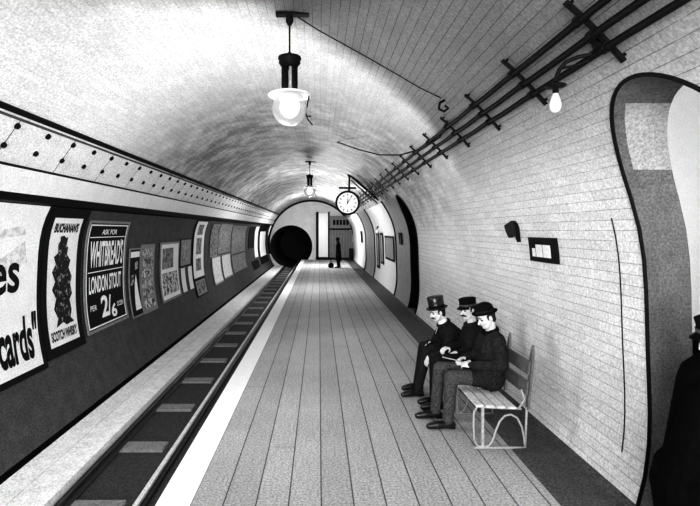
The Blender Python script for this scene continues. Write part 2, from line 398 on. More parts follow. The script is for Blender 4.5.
# cross passages
def passage(A, idx, lit):
    a, b = A[0]-A[1], A[0]+A[1]
    outline = [(a, .06)]+[(a, .06+(A[2]-.06)*k/10) for k in range(1, 10)]+[(A[0]-A[1]*math.cos(math.pi*k/32), arch_z(A[0]-A[1]*math.cos(math.pi*k/32), A)) for k in range(33)]
    outline += [(b, .06+(A[2]-.06)*k/10) for k in range(9, 0, -1)]+[(b, .06)]
    Ro = R+.34
    def xo(z): return CX+math.sqrt(Ro*Ro-(z-CZ)**2)-flat(z)
    bm = new()                                      # lining of the opening: dado below, white above, arch top darkened for its shade
    pts = []
    zd = 2.66
    for (y, z), (y2, z2) in zip(outline, outline[1:]):
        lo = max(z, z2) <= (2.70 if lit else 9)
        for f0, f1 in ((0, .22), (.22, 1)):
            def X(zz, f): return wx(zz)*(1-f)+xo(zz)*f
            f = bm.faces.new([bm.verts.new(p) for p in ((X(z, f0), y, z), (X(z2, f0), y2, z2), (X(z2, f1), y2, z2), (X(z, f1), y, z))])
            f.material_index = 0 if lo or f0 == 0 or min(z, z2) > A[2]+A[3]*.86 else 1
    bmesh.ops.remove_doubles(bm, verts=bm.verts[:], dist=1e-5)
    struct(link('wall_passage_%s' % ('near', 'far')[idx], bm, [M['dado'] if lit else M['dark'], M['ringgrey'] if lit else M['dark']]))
    bm = new(); tube(bm, [(wx(z, .005), y, z) for y, z in outline], .014 if lit else .022, 8)
    struct(link('trim_%d' % (20+idx), bm, M['black'], smooth=True))
    # concourse beyond the opening
    y0, y1, x0, x1 = a-2.4, b+1.6, 2.86, 5.2
    bm = new()
    for z0, z1, mi in ((0, 1.0, 0), (1.0, 4.0, 1)):
        for p in (((x1, y0), (x1, y1)), ((x1, y1), (x0, y1)), ((x0, y0), (x1, y0))):
            f = bm.faces.new([bm.verts.new(q) for q in ((*p[0], z0), (*p[1], z0), (*p[1], z1), (*p[0], z1))]); f.material_index = mi
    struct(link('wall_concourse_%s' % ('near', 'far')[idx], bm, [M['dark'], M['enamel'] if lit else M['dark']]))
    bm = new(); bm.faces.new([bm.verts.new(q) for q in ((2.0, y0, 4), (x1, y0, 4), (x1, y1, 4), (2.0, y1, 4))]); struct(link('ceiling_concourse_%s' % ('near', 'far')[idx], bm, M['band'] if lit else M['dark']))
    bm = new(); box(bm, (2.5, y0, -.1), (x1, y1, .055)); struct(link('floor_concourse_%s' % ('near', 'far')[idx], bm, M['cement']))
passage(A1, 0, True); passage(A2, 1, False)  # far passage surfaces are coloured black to stand for an unlit inside

# ------------------------------------------------------------------ track
NTH = 'first second third fourth fifth sixth seventh eighth ninth tenth eleventh twelfth'.split()
bm = new(); box(bm, (-2.62, 4.68, -.62), (-1.97, 4.93, -.567), bev=.008)
sl = link('sleeper', bm, M['sleeper'])
for i in range(23):
    o = sl if i == 0 else copy_tree(sl, (0, 1.36*i, 0))
    lab = 'pale timber sleeper lying across the track, the %s counted from the bottom of the picture' % NTH[i] if i < 10 else 'pale timber sleeper far along the track near the tunnel mouth'
    tag(o, lab, 'sleeper', 'timber sleepers across the track')
def rail(x, label, mt):
    bm = new()
    prism(bm, [(x-.06, -.565), (x+.06, -.565), (x+.05, -.55), (x+.012, -.54), (x+.012, -.51), (x-.012, -.51), (x-.012, -.54), (x-.05, -.55)], YB, YE+8)
    bm2 = new(); prism(bm2, [(x-.026, -.508), (x+.026, -.508), (x+.026, -.478), (x+.02, -.472), (x-.02, -.472), (x-.026, -.478)], YB, YE+8)
    o = link('rail', bm, M['rail']); link('rail_head', bm2, mt, o)
    return tag(o, label, 'rail')
r1 = rail(-1.79, 'steel running rail with shiny head along the foot of the platform', M['railtop'])
r2 = rail(-2.555, 'dull dark running rail beside the pale ledge on the left', M['rail'])

# ------------------------------------------------------------------ posters on the left wall
def poster(name, Y0, Y1, z0, z1, label, mat, frame=None, fw=.05, group='advertising posters on the left wall', side=-1, cat='poster', off=.03):
    bm = new(); wall_patch(bm, Y0, Y1, z0, z1, off, side); o = link(name, bm, mat)
    tag(o, label, cat, group)
    if frame:
        bm = new(); wall_frame(bm, Y0-fw, Y1+fw, z0-fw, z1+fw, fw, off+.008, side); link('frame', bm, frame, o)
    return o
def letters(o, items, off=.034, mat=None, side=-1, name='lettering'):
    for it in items:
        bm = new()
        wall_text(*it[:5], off, side, bold=it[5] if len(it) > 5 else .0, shear=it[6] if len(it) > 6 else 0, into=bm); link(name, bm, mat or M['ink'], o)
p = poster('poster', 4.5, 6.36, .43, 2.51, 'large pale poster with dark letters es and cards at the left edge', M['paper'], M['ink'], .07)
letters(p, [('es', 5.44, 5.98, 1.43, 1.80, .02, 0), ('cards"', 5.55, 6.33, .55, 1.14, .03, 0)])
bm = new()                                          # faint printed scenery in the upper half
wall_poly([[(0, .62), (.35, .75), (.6, .7), (.85, .8), (.9, .66), (.6, .6), (.3, .58)], [(.45, .86), (.8, .9), (.85, .84), (.5, .82)]], 4.6, 6.3, .5, 2.45, .032, into=bm); link('printed_scene', bm, pics[4], p)
p = poster('poster', 6.58, 7.38, .56, 2.37, 'white whisky poster with a dark figure between two lines of black lettering', M['paper'], M['ink'], .13)
letters(p, [("BUCHANAN'S", 6.66, 7.31, 2.16, 2.30, .045), ('SCOTCH WHISKY', 6.64, 7.33, .63, .77, .035)])
bm = new()
wall_poly([[(.30, .80), (.36, .83), (.34, .86), (.46, .87), (.55, .85), (.62, .86), (.60, .79), (.66, .77), (.64, .71), (.78, .66), (.72, .60), (.86, .52), (.80, .46), (.88, .38), (.78, .33), (.84, .24), (.78, .18), (.90, .14), (.62, .13), (.5, .16), (.26, .13), (.34, .2), (.22, .28), (.30, .36), (.16, .44), (.26, .50), (.14, .58), (.26, .64), (.18, .70), (.32, .73)]], 6.6, 7.36, .58, 2.35, .034, into=bm)
link('printed_figure', bm, picture_mat('figure_print', .008, .35, 14, .56, .64), p)
p = poster('poster', 7.68, 9.2, .56, 2.31, 'black stout poster with large white lettering and a price of two and six', M['ink'], M['greypaper'], .045)
bm = new(); wall_frame(bm, 7.70, 9.18, .58, 2.29, .022, .034, thick=.006); link('border', bm, M['whiteink'], p)
bm = new(); wall_patch(bm, 7.76, 9.12, 2.07, 2.085, .034, thick=.004, nz=2); link('rule', bm, M['whiteink'], p)
bm = new(); wall_patch(bm, 7.76, 9.12, 1.49, 1.505, .034, thick=.004, nz=2); link('rule', bm, M['whiteink'], p)
letters(p, [('ASK FOR', 8.15, 8.75, 2.12, 2.21, .02), ("WHITBREAD'S", 7.80, 9.10, 1.57, 2.03, .03), ('LONDON STOUT', 7.80, 9.06, 1.14, 1.43, .03), ('PER', 7.82, 8.05, .86, .95, .01), ('2', 8.2, 8.48, .70, 1.07, .03), ('/', 8.45, 8.6, .70, 1.05, .02), ('6', 8.58, 8.8, .64, .88, .03), ('DOZEN', 8.84, 9.1, .80, .89, .01)], mat=M['whiteink'])
p = poster('poster', 9.48, 10.0, .48, 1.80, 'small dark poster with a white cone shape next to a strip of pictures', M['ink'], M['greypaper'], .03)
bm = new(); wall_poly([[(.35, .06), (.5, .5), (.6, .62), (.72, .5), (.95, .06)]], 9.48, 10.0, .5, 1.8, .034, into=bm)
wall_poly([[(.05, .88), (.95, .88), (.95, .97), (.05, .97)]], 9.48, 10.0, .5, 1.8, .034, into=bm); link('printed_shape', bm, M['whiteink'], p)
bm = new(); wall_poly([[(.1, .45), (.4, .47), (.42, .62), (.1, .6)], [(.5, .68), (.8, .7), (.8, .82), (.5, .8)]], 9.48, 10.0, .5, 1.8, .034, into=bm); link('printed_picture', bm, pics[1], p)
p = poster('poster', 10.1, 10.85, .46, 1.86, 'tall narrow poster made of a column of small pictures', M['greypaper'], M['greypaper'], .03)
for k in range(6):
    bm = new(); wall_patch(bm, 10.15, 10.8, .52+.22*k, .70+.22*k, .034, thick=.005, nz=3); link('printed_picture', bm, pics[k % 3], p)
p = poster('poster', 11.35, 12.75, .52, 1.85, 'pale framed poster with a dark picture above a sketch', M['paper'], M['greypaper'], .05)
bm = new(); wall_patch(bm, 11.45, 12.3, 1.25, 1.75, .034, thick=.005, nz=6); link('printed_picture', bm, pics[3], p)
bm = new(); wall_patch(bm, 11.45, 12.65, .62, 1.15, .034, thick=.005, nz=6); link('printed_picture', bm, pics[0], p)
p = poster('poster', 12.95, 14.0, 1.22, 1.93, 'small dark grey poster above two white strips', M['greypaper'], M['ink'], .03)
bm = new(); wall_patch(bm, 13.1, 13.8, 1.35, 1.85, .034, thick=.005, nz=6); link('printed_picture', bm, pics[5], p)
poster('poster', 13.05, 13.4, .5, 1.15, 'first of two thin white strips pasted side by side on the dark wall', M['paper'])
poster('poster', 13.75, 14.1, .5, 1.15, 'second of two thin white strips, nearer the tall white poster', M['paper'])
p = poster('poster', 14.25, 15.55, .74, 2.46, 'tall white poster with a column of dark print, standing highest on the left wall', M['paper'], M['ink'], .04)
bm = new()
for z0, z1 in ((2.05, 2.36), (1.45, 1.95), (.95, 1.32)): wall_patch(bm, 14.6, 15.2, z0, z1, .034, thick=.005, nz=5)
link('printed_picture', bm, pics[3], p)
p = poster('poster', 14.3, 15.5, .22, .66, 'small dark poster directly beneath the tall white poster', M['greypaper'], M['ink'], .03)
bm = new(); wall_patch(bm, 14.45, 15.35, .28, .6, .034, thick=.005, nz=5); link('printed_picture', bm, pics[3], p)
far = [(16.5, 17.6, 1.3, 2.35, 3, 'dim grey poster in the upper row just past the tall white poster'), (17.8, 20.2, 1.35, 2.38, 5, 'broad pale grey poster in the upper row of the far left wall'),
       (16.8, 18.2, .3, 1.2, 4, 'pale poster in the lower row, first past the tall white poster'), (18.5, 20.2, .35, 1.2, 4, 'pale poster in the lower row beside another pale one'),
       (20.5, 24.2, 1.2, 2.35, 5, 'faint grey poster before the black upright board on the left'), (20.6, 24.2, .4, 1.05, 5, 'faint grey poster low down before the black upright board')]
for Y0, Y1, z0, z1, k, lab in far:
    p = poster('poster', Y0, Y1, z0, z1, lab, pics[k], M['greypaper'], .05)
poster('notice_board', 25.5, 27.6, 1.2, 2.38, 'black upright board high on the far left wall', M['ink'], cat='board')
poster('poster', 27.8, 29.2, .6, 2.4, 'pale blank strip poster between the black boards at the far left end', M['paper'])
poster('poster', 30.2, 33.4, .5, 2.1, 'last pale poster on the left, thickly framed in black before the tunnel mouth', M['paper'], M['ink'], .45)
poster('notice_board', 26.2, 28.8, .0, .46, 'low black board below the upright board on the far left', M['ink'], cat='board')

# ------------------------------------------------------------------ right wall fittings
GR = 'frames on the right wall'
bm = new(); wall_patch(bm, 5.02, 5.66, 1.84, 2.115, .03, 1, .03); p = link('wall_sign', bm, M['ink'])
tag(p, 'black framed sign with pale panels on the white tiled wall above the bench', 'sign')
for a, b in ((5.50, 5.58), (5.33, 5.48), (5.14, 5.31)):
    bm = new(); wall_patch(bm, a, b, 1.895, 2.035 if a < 5.45 else 1.99, .034, 1, .01, 4); link('panel', bm, M['paper'], p)
bm = new()                                          # bracket beside the sign
q = [(68, 130), (130, 92), (150, 115), (165, 150), (178, 268), (160, 222), (130, 212), (105, 235), (80, 180)]
vs = []
for o_ in (.002, .05):
    vs.append([bm.verts.new((wx(CH-(210+v/8.43-VY)*6.1/F, o_), F*wx(CH-(210+v/8.43-VY)*6.1/F)/(500+u/8.43-VX), CH-(210+v/8.43-VY)*6.1/F)) for u, v in q])
for i in range(len(q)): bm.faces.new((vs[0][i], vs[0][(i+1) % len(q)], vs[1][(i+1) % len(q)], vs[1][i]))
bm.faces.new(vs[0]); bm.faces.new(vs[1])
tag(link('wall_bracket', bm, M['black']), 'small black pointed bracket on the tiles left of the framed sign', 'bracket')
bm = new(); tube(bm, [(wx(z, .004), 4.0+.02*k/12, z) for k, z in [(k, .35+(2.3-.35)*k/12) for k in range(13)]], .0045, 6)
tag(link('tile_joint', bm, M['black'], smooth=True), 'thin dark upright joint line in the tiles left of the passage opening', 'tile_joint')  # upright joint between tiles, modelled as a thin raised tube
p = poster('framed_notice', 16.0, 17.9, 1.2, 1.92, 'dark framed notice on the white band of the far right wall', M['greypaper'], M['ink'], .07, GR, 1, 'notice', .05)
poster('small_plaque', 14.35, 14.75, 1.78, 2.1, 'tiny black plaque beyond the dark passage opening', M['ink'], M['ink'], .02, GR, 1, 'plaque', .05)
poster('framed_notice', 18.7, 19.3, .95, 2.0, 'narrow dark upright notice beyond the framed notice on the right wall', M['greypaper'], M['ink'], .09, GR, 1, 'notice', .05)
poster('framed_notice', 20.0, 20.6, .7, 2.0, 'farther narrow dark upright notice on the right wall', M['greypaper'], M['ink'], .1, GR, 1, 'notice', .05)
poster('small_plaque', 27.5, 28.4, 1.5, 2.1, 'dark plaque on the farthest pale stretch of right wall', M['ink'], M['ink'], .03, GR, 1, 'plaque', .05)
bm = new(); c = Vector((wx(2.1, .12), 19.6, 2.13)); ball(bm, c, .075); p = link('wall_lamp', bm, M['enamel'], smooth=True)
bm = new(); tube(bm, [c+Vector((0, 0, .12)), c+Vector((.02, 0, .2)), c+Vector((.16, 0, .2))], .03); link('lamp_arm', bm, M['black'], p)
tag(p, 'small white wall lamp above the narrow notices far along the right wall', 'lamp')

# cables and brackets
cab = []
for rt, nm in ((.813, 'uppermost'), (.722, 'middle'), (.645, 'lowest')):
    d = Vector((1, rt)).normalized(); bq = d.x*-CX*2+d.y*2*(CH-CZ); t = (-bq+math.sqrt(bq*bq+4*(R**2-CX**2-(CH-CZ)**2)))/2
    a = math.atan2(CH+t*d.y-CZ, t*d.x-CX); rr = R-.07
    P0 = Vector((CX+rr*math.cos(a), 0, CZ+rr*math.sin(a))); cab.append((a, P0))
    bm = new(); pts = []
    for k in range(0, 76):
        Y = 1.0+k*.455; sag = .012*math.sin(math.pi*((Y-3.0) % 1.03)/1.03)**2
        pts.append((P0.x, Y, P0.z-sag))
    tube(bm, pts, .024, 8)
    tag(link('cable', bm, M['black'], smooth=True), '%s of three thick black cables running along the right vault' % nm, 'cable', 'cables along the right vault')
a0, a1 = cab[0][0]+.045, cab[2][0]-.045
bm = new(); arc = [a1+(a0-a1)*k/10 for k in range(11)]
prof = [(R-.04, -.02), (R-.04, .02), (R-.105, .02), (R-.105, -.02)]
rg = [[bm.verts.new((CX+r*math.cos(a), 3.0+y, CZ+r*math.sin(a))) for r, y in [(R-.025, -.018), (R-.025, .018), (R-.047, .018), (R-.047, -.018)]] for a in arc]
for p_, q_ in zip(rg, rg[1:]):
    for k in range(4): bm.faces.new((p_[k], p_[(k+1) % 4], q_[(k+1) % 4], q_[k]))
bm.faces.new(rg[0]); bm.faces.new(rg[-1])
brk = link('cable_bracket', bm, M['black'])
for a in (a0-.01, a1+.01): 
    bm = new(); tube(bm, [(CX+r*math.cos(a), 3.0, CZ+r*math.sin(a)) for r in (R+.01, R-.05)], .012, 6); link('stud', bm, M['black'], brk)
for a, P0 in cab:
    bm = new(); c = Vector((P0.x, 3.0, P0.z)); tube(bm, [c+Vector((0, -.025, 0)), c+Vector((0, .025, 0))], .034, 10); link('clamp', bm, M['black'], brk)
for i in range(31):
    o = brk if i == 0 else copy_tree(brk, (0, 1.03*i, 0))
    lab = 'black iron bracket clamping the three cables, the %s from the upper right corner' % NTH[i] if i < 9 else 'tiny black bracket on the cable run in the distance beyond the sagging wire'
    tag(o, lab, 'bracket', 'cable brackets')

# hanging bulb
J = Vector((1.83, 3.09, 3.40)); B = at(555.5, 86, 3.2)
root = empty('bulb_lamp', B); tag(root, 'small clear bulb under a flat shade hung from a curved arm below the cables', 'lamp')
bm = new(); ball(bm, J, (.07, .06, .06)); tube(bm, [J+Vector((.1, 0, -.03)), J, J+Vector((-.08, 0, .03))], .03); link('junction_box', bm, M['black'], root, True)
bm = new(); ctr = [J, J+Vector((-.07, .03, -.06)), at(578, 57, 3.15), at(566, 62, 3.18), at(559, 70, 3.2), at(556, 79, 3.2), B]
tube(bm, ctr, .014); link('arm', bm, M['black'], root, True)
bm = new(); tube(bm, [J+Vector((-.02, 0, -.05)), at(590, 60, 3.15), at(575, 66, 3.17), at(562, 68, 3.2), at(557, 74, 3.2)], .009); link('flex', bm, M['black'], root, True)
bm = new(); lathe(bm, [(0, .03), (.02, .028), (.03, .012), (.065, .006), (.068, -.004), (.02, -.008), (.018, -.05), (0, -.05)], Matrix.Translation(B), 20); link('shade', bm, M['black'], root, True)
bm = new(); lathe(bm, [(.015, -.04), (.018, -.06), (.028, -.085), (.037, -.12), (.035, -.148), (.022, -.17), (0, -.178)], Matrix.Translation(B), 20); link('bulb', bm, M['bulbglow'], root, True)

# arc lamp pendants
def pendant():
    x, Y = -.3, 4.9; T = Matrix.Translation((x, Y, 0))
    root = empty('arc_lamp', (x, Y, 3.25))
    bm = new(); lathe(bm, [(0, 4.40), (.035, 4.40), (.04, 4.33), (.02, 4.29), (0, 4.29)], T, 16); box(bm, (x-.14, Y-.035, 4.385), (x+.2, Y+.035, 4.42)); link('ceiling_plate', bm, M['black'], root)
    bm = new(); tube(bm, [(x, Y, 4.3), (x, Y, 3.98)], .009); lathe(bm, [(.009, 4.02), (.03, 3.99), (.03, 3.97)], T, 12); link('rod', bm, M['black'], root, True)
    bm = new(); lathe(bm, [(0, 3.985), (.06, 3.98), (.115, 3.965), (.12, 3.945), (.105, 3.93), (.112, 3.905), (.09, 3.875), (.08, 3.86), (0, 3.86)], T, 26); link('cap', bm, M['black'], root, True)
    for s in (-1, 1):
        bm = new(); lathe(bm, [(0, 3.87), (.036, 3.87), (.036, 3.66), (.03, 3.62), (0, 3.62)], Matrix.Translation((x+s*.047, Y, 0)), 14); link('carbon_housing', bm, M['black'], root, True)
    bm = new(); tube(bm, [(x+.01, Y-.03, 3.87), (x+.01, Y-.03, 3.6)], .016); link('centre_tube', bm, M['brightiron'], root, True)
    bm = new(); lathe(bm, [(0, 3.63), (.05, 3.628), (.13, 3.612), (.205, 3.588), (.222, 3.575), (.215, 3.566), (.13, 3.585), (0, 3.60)], T, 36); link('shade', bm, M['enamel'], root, True)
    bm = new(); ball(bm, (x, Y, 3.44), .178, n=28); link('globe', bm, M['glass'], root, True)
    bm = new(); ball(bm, (x, Y, 3.455), (.105, .105, .115), n=20); link('inner_glow', bm, M['glow'], root, True)
    bm = new(); tube(bm, [(x+.2, Y, 3.575), (x+.165, Y, 3.40), (x+.185, Y, 3.33), (x+.235, Y, 3.27)], .007); tube(bm, [(x+.18, Y, 3.36), (x+.22, Y, 3.36)], .007); link('pull_lever', bm, M['black'], root, True)
    return root
l1 = pendant(); tag(l1, 'large globe arc lamp with flat white shade hanging nearest, lit and bright', 'lamp', 'arc lamps on the vault')
l2 = copy_tree(l1, (0, 10.6, 0)); tag(l2, 'smaller looking distant globe lamp hanging left of the clock', 'lamp', 'arc lamps on the vault')
# wires
def onv(px, py, off=.012):
    d = Vector(((px-VX), -(py-VY))).normalized(); bq = -2*d.x*CX+2*d.y*(CH-CZ); t = (-bq+math.sqrt(bq*bq+4*((R-off)**2-CX**2-(CH-CZ)**2)))/2
    x, z = t*d.x, CH+t*d.y; Y = F*t/math.hypot(px-VX, py-VY); return Vector((x, Y, z))
bm = new(); pts = [onv(px, py, .012) for px, py in ((296, 16), (318, 30), (345, 45), (372, 60), (398, 75), (420, 88), (441, 98))]; tube(bm, pts, .006, 6)
tag(link('lamp_wire', bm, M['black'], smooth=True), 'thin wire on the vault leading from the near globe lamp to a small hook', 'wire')
c = onv(444, 103, .03); bm = new(); tube(bm, [c+Vector((.03, 0, .05)), c+Vector((-.05, 0, -.0)), c+Vector((-.06, 0, -.07)), c+Vector((0, 0, -.1)), c+Vector((.05, 0, -.06)), c+Vector((.01, 0, -.03))], .016, 8)
tag(link('ceiling_hook', bm, M['black'], smooth=True), 'small black hook on the vault above the cables', 'hook')
bm = new(); tube(bm, [Vector((1.62, 6.09, 3.58)), at(440, 137, 6.5), at(422, 149, 7.2), at(400, 155, 8.0), at(380, 155, 9.0), at(360, 150, 10.2), onv(337, 142, 0)], .013, 6)
tag(link('sagging_wire', bm, M['black'], smooth=True), 'sagging black wire looping from the cable brackets across to the vault', 'wire')

# clock
C0 = at(347.5, 203, 16.0); root = empty('station_clock', C0); tag(root, 'round white faced station clock with dark rim hung from the vault', 'clock')
T = Matrix.Translation(C0) @ Matrix.Rotation(math.radians(90), 4, 'X')      # local +z faces the camera (-Y)
bm = new(); lathe(bm, [(0, -.1), (.36, -.1), (.4, -.06), (.41, .06), (.385, .09), (.345, .075), (.34, .05), (0, .05)], T, 40); link('case', bm, M['black'], root, True)
bm = new(); lathe(bm, [(0, .058), (.342, .058), (.342, .048), (0, .048)], T, 40); link('dial', bm, M['dialface'], root)  # dial glow is added to keep the white face bright
bm = new()
for k in range(12):
    a = k*math.pi/6; ln = .07
    p0 = T @ Vector((.30*math.sin(a), .30*math.cos(a), .062)); p1 = T @ Vector(((.30-ln)*math.sin(a), (.30-ln)*math.cos(a), .062)); tube(bm, [p0, p1], .013, 6)
link('hour_marks', bm, M['ink'], root)
for a, ln, r in ((math.radians(33), .27, .011), (math.radians(3), .17, .016)):
    bm = new(); tube(bm, [T @ Vector((-.04*math.sin(a), -.04*math.cos(a), .072)), T @ Vector((ln*math.sin(a), ln*math.cos(a), .072))], [r*1.2, r*.5], 6); link('hand', bm, M['ink'], root)
bm = new(); tube(bm, [C0+Vector((0.05, 0, .4)), at(349.5, 175, 16)], .03); tube(bm, [at(339, 188, 16), at(356, 188, 16)], .028); ball(bm, at(350, 175, 16), .09); link('hanger', bm, M['black'], root, True)
bm = new(); e1 = at(351, 176, 16); e2 = Vector((wx(3.2, .0), 16, 3.2)); tube(bm, [e1, e2], .04); tube(bm, [e1+Vector((.0, 0, -.14)), e2+Vector((-.06, 0, -.1))], .018)
link('strut', bm, M['black'], root, True)

# ------------------------------------------------------------------ end wall joinery
Yd = YE-.05
def EX(px): return (px-VX)*Yd/F
def EZ(py): return CH-(py-VY)*Yd/F
bm = new(); box(bm, (EX(318.5), Yd-.05, EZ(257)), (EX(328), Yd+.05, EZ(213.5))); dr = link('door_1', bm, M['enamel']); struct(dr)
for a, b, c, d in ((316, 318.6, 259.5, 212), (328, 329.5, 259.5, 212), (316, 329.5, 259.7, 257)):
    bm = new(); box(bm, (EX(a), Yd-.12, EZ(c)), (EX(b), Yd+.05, EZ(d))); link('door_frame', bm, M['black'], dr)
root = empty('boarded_screen', (EX(342), Yd, 0.02)); tag(root, 'grey boarded screen with dark nameboard across its top at the end wall', 'screen')
bm = new()
for k in range(9):
    a, b = 330+25.*k/9, 330+25.*(k+1)/9-.25
    top = min(216.5, 999); zt = min(EZ(216), CZ+math.sqrt(max(.01, (R-.1)**2-(EX(b)-CX)**2))-.02)
    box(bm, (EX(a), Yd-.06, .02), (EX(b), Yd+.04, zt))
link('boards', bm, M['boarding'], root)
bm = new(); box(bm, (EX(330.5), Yd-.1, EZ(228)), (EX(350), Yd-.061, EZ(216.5))); nb = link('nameboard', bm, M['greypaper'], root); nb['label'] = 'dark nameboard'
bm = new()
for k in range(5): box(bm, (EX(333+3.3*k), Yd-.12, EZ(225)), (EX(335.4+3.3*k), Yd-.1, EZ(220)))
link('panel_marks', bm, M['ink'], nb)
bm = new(); box(bm, (EX(329.8), Yd-.12, EZ(230)), (EX(353), Yd-.061, EZ(228.3))); link('rail', bm, M['black'], root)
bm = new(); box(bm, (EX(329.8), Yd-.1, .0), (EX(354), Yd-.061, .16)); link('plinth', bm, M['black'], root)
bm = new(); box(bm, (2.15, 33.9, .02), (2.45, 34.4, .9), bev=.03); tag(link('bin', bm, M['black']), 'dark upright bin at the foot of the right wall by the screen', 'bin')

# ------------------------------------------------------------------ bench
BY0, BY1 = 4.80, 6.62
root = empty('platform_bench', (1.8, 5.6, 0)); tag(root, 'slatted timber bench with looped iron ends against the tiled wall', 'bench')
S = [(1.59, .425), (1.556, .373), (1.552, .23), (1.559, .094), (1.59, .035), (1.656, .018), (1.71, .04), (1.745, .09), (1.776, .187), (1.814, .28), (1.865, .335), (1.925, .348), (1.99, .314), (2.036, .224), (2.06, .11), (2.068, .02)]
for Y in (BY0+.02, 5.72, BY1-.02):
    bm = new(); tube(bm, [(x, Y, z) for x, z in S], .011, 8); tube(bm, [(1.55, Y, .014), (2.08, Y, .014)], .013, 8)
    tube(bm, [(1.585, Y, .428), (1.78, Y, .415), (2.03, Y, .405)], .013, 8); tube(bm, [(2.0, Y, .40), (2.065, Y, .5), (2.03, Y, .60)], .01, 8)
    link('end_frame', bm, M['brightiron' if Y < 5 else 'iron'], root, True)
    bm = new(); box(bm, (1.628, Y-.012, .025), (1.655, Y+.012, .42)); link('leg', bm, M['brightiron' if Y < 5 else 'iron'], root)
for k in range(4):
    x = 1.565+.108*k; z = .446-.007*k
    bm = new(); box(bm, (x, BY0-.01, z-.014), (x+.08, BY1, z+.01), bev=.004); link('seat_slat', bm, M['benchwood'], root)
for z in (.55, .75):
    bm = new(); prism(bm, [(2.065+(z-.5)*.1, z), (2.083+(z-.5)*.1, z), (2.095+(z-.5)*.1, z+.135), (2.077+(z-.5)*.1, z+.135)], BY0, BY1); link('back_slat', bm, M['benchback'], root)
for k in range(4):
    Y = BY0+.03+.58*k
    bm = new(); o = [(-.026, .40), (.026, .40), (.03, .8), (.028, .94), (.012, 1.0), (0, 1.045), (-.012, 1.0), (-.028, .94), (-.03, .8)]
    f0 = [bm.verts.new((2.085+(z-.4)*.09, Y+y, z)) for y, z in o]; f1 = [bm.verts.new((2.11+(z-.4)*.09, Y+y, z)) for y, z in o]
    for i in range(len(o)): bm.faces.new((f0[i], f0[(i+1) % len(o)], f1[(i+1) % len(o)], f1[i]))
    bm.faces.new(f0); bm.faces.new(f1); link('back_post', bm, M['benchback'], root)
    if k in (0, 3):
        bm = new(); tube(bm, [(2.09, Y, .42), (2.075, Y, .02)], .012); link('rear_stay', bm, M['brightiron'], root, True)

# ------------------------------------------------------------------ people
def cap(bm, a, b, ra, rb, n=12):
    a, b = Vector(a), Vector(b); d = b-a; L = d.length
    if L < 1e-5: ball(bm, a, ra, n=n); return
    q = d.rotation_difference(Vector((0, 0, 1))).inverted().to_matrix().to_4x4()
    prof = [(0, -ra)]+[(ra*math.cos(t), ra*math.sin(t)) for t in (-1.05, -.5, 0)]+[(rb*math.cos(t), L+rb*math.sin(t)) for t in (0, .5, 1.05)]+[(0, L+rb)]
    lathe(bm, prof, Matrix.Translation(a) @ q, n)
def chain(bm, pts, rs, n=14):
    for i in range(len(pts)-1): cap(bm, pts[i], pts[i+1], rs[i], rs[i+1], n)
def fuse(bm, voxel, smooth=2):
    me = bpy.data.meshes.new('raw'); bmesh.ops.recalc_face_normals(bm, faces=bm.faces[:]); bm.to_mesh(me); bm.free()
    o = bpy.data.objects.new('raw', me); COL.objects.link(o)
    m = o.modifiers.new('r', 'REMESH'); m.mode = 'VOXEL'; m.voxel_size = voxel
    if smooth:
        s = o.modifiers.new('s', 'SMOOTH'); s.factor = .5; s.iterations = smooth
    dg = bpy.context.evaluated_depsgraph_get(); out = bpy.data.meshes.new_from_object(o.evaluated_get(dg))
    bpy.data.objects.remove(o); bpy.data.meshes.remove(me); out.materials.clear()
    return out
def basis(f, up=(0, 0, 1)):
    f = Vector(f).normalized(); u = Vector(up); u = (u-f*u.dot(f)).normalized(); s = u.cross(f).normalized()
    return f, s, u, Matrix((f, s, u)).transposed()
def hand(bm, W, d, n, side, curl=.7):
    """wrist, pointing direction, palm-facing normal, thumb side vector"""
    d = Vector(d).normalized(); n = Vector(n); n = (n-d*n.dot(d)).normalized(); s = Vector(side); s = (s-d*s.dot(d)-n*s.dot(n)).normalized()
    W = Vector(W)
    Mx = Matrix((d, s, n)).transposed()
    ball(bm, W+d*.045, (.052, .042, .017), Mx, 14); cap(bm, W-d*.03, W+d*.02, .025, .026)
    for k, L in enumerate((.074, .082, .076, .06)):
        b = W+d*.085+s*(.031-.0207*k)
        c1 = curl*.6; m1 = b+(d*math.cos(c1)+n*math.sin(c1))*L*.5
        c2 = curl*1.5; m2 = m1+(d*math.cos(c2)+n*math.sin(c2))*L*.55
        chain(bm, [b-d*.03, b, m1, m2], [.0095, .0098, .009, .0075], 8)
    t0 = W+d*.02+s*.03; t1 = t0+(d*.55+s*.7+n*.3).normalized()*.045; t2 = t1+(d*.9+s*.1+n*.5).normalized()*.035
    chain(bm, [t0, t1, t2], [.013, .0115, .0085], 8)
def head_geo(bm, H, f, up):
    f, s, u, Mx = basis(f, up); P = lambda a, b, c: H+f*a+s*b+u*c
    ball(bm, P(-.012, 0, .03), (.098, .077, .092), Mx, 20)
    ball(bm, P(.018, 0, -.035), (.068, .062, .085), Mx, 18)
    ball(bm, P(.045, 0, -.088), (.034, .036, .026), Mx, 12)
    cap(bm, P(.07, -.03, .028), P(.07, .03, .028), .016, .016, 10)                      # brow
    cap(bm, P(.082, 0, .012), P(.108, 0, -.028), .009, .015, 10)                        # nose
    for k in (-1, 1):
        ball(bm, P(.055, .038*k, -.025), (.026, .022, .024), Mx, 10)                    # cheek
        ball(bm, P(-.012, .08*k, -.008), (.02, .01, .033), Mx, 10)                      # ear
        cap(bm, P(.012, .056*k, -.05), P(.05, .028*k, -.088), .02, .02, 8)
    cap(bm, P(.076, -.018, -.056), P(.076, .018, -.056), .009, .009, 8); cap(bm, P(.075, -.016, -.068), P(.075, .016, -.068), .009, .009, 8)
    return Mx, P
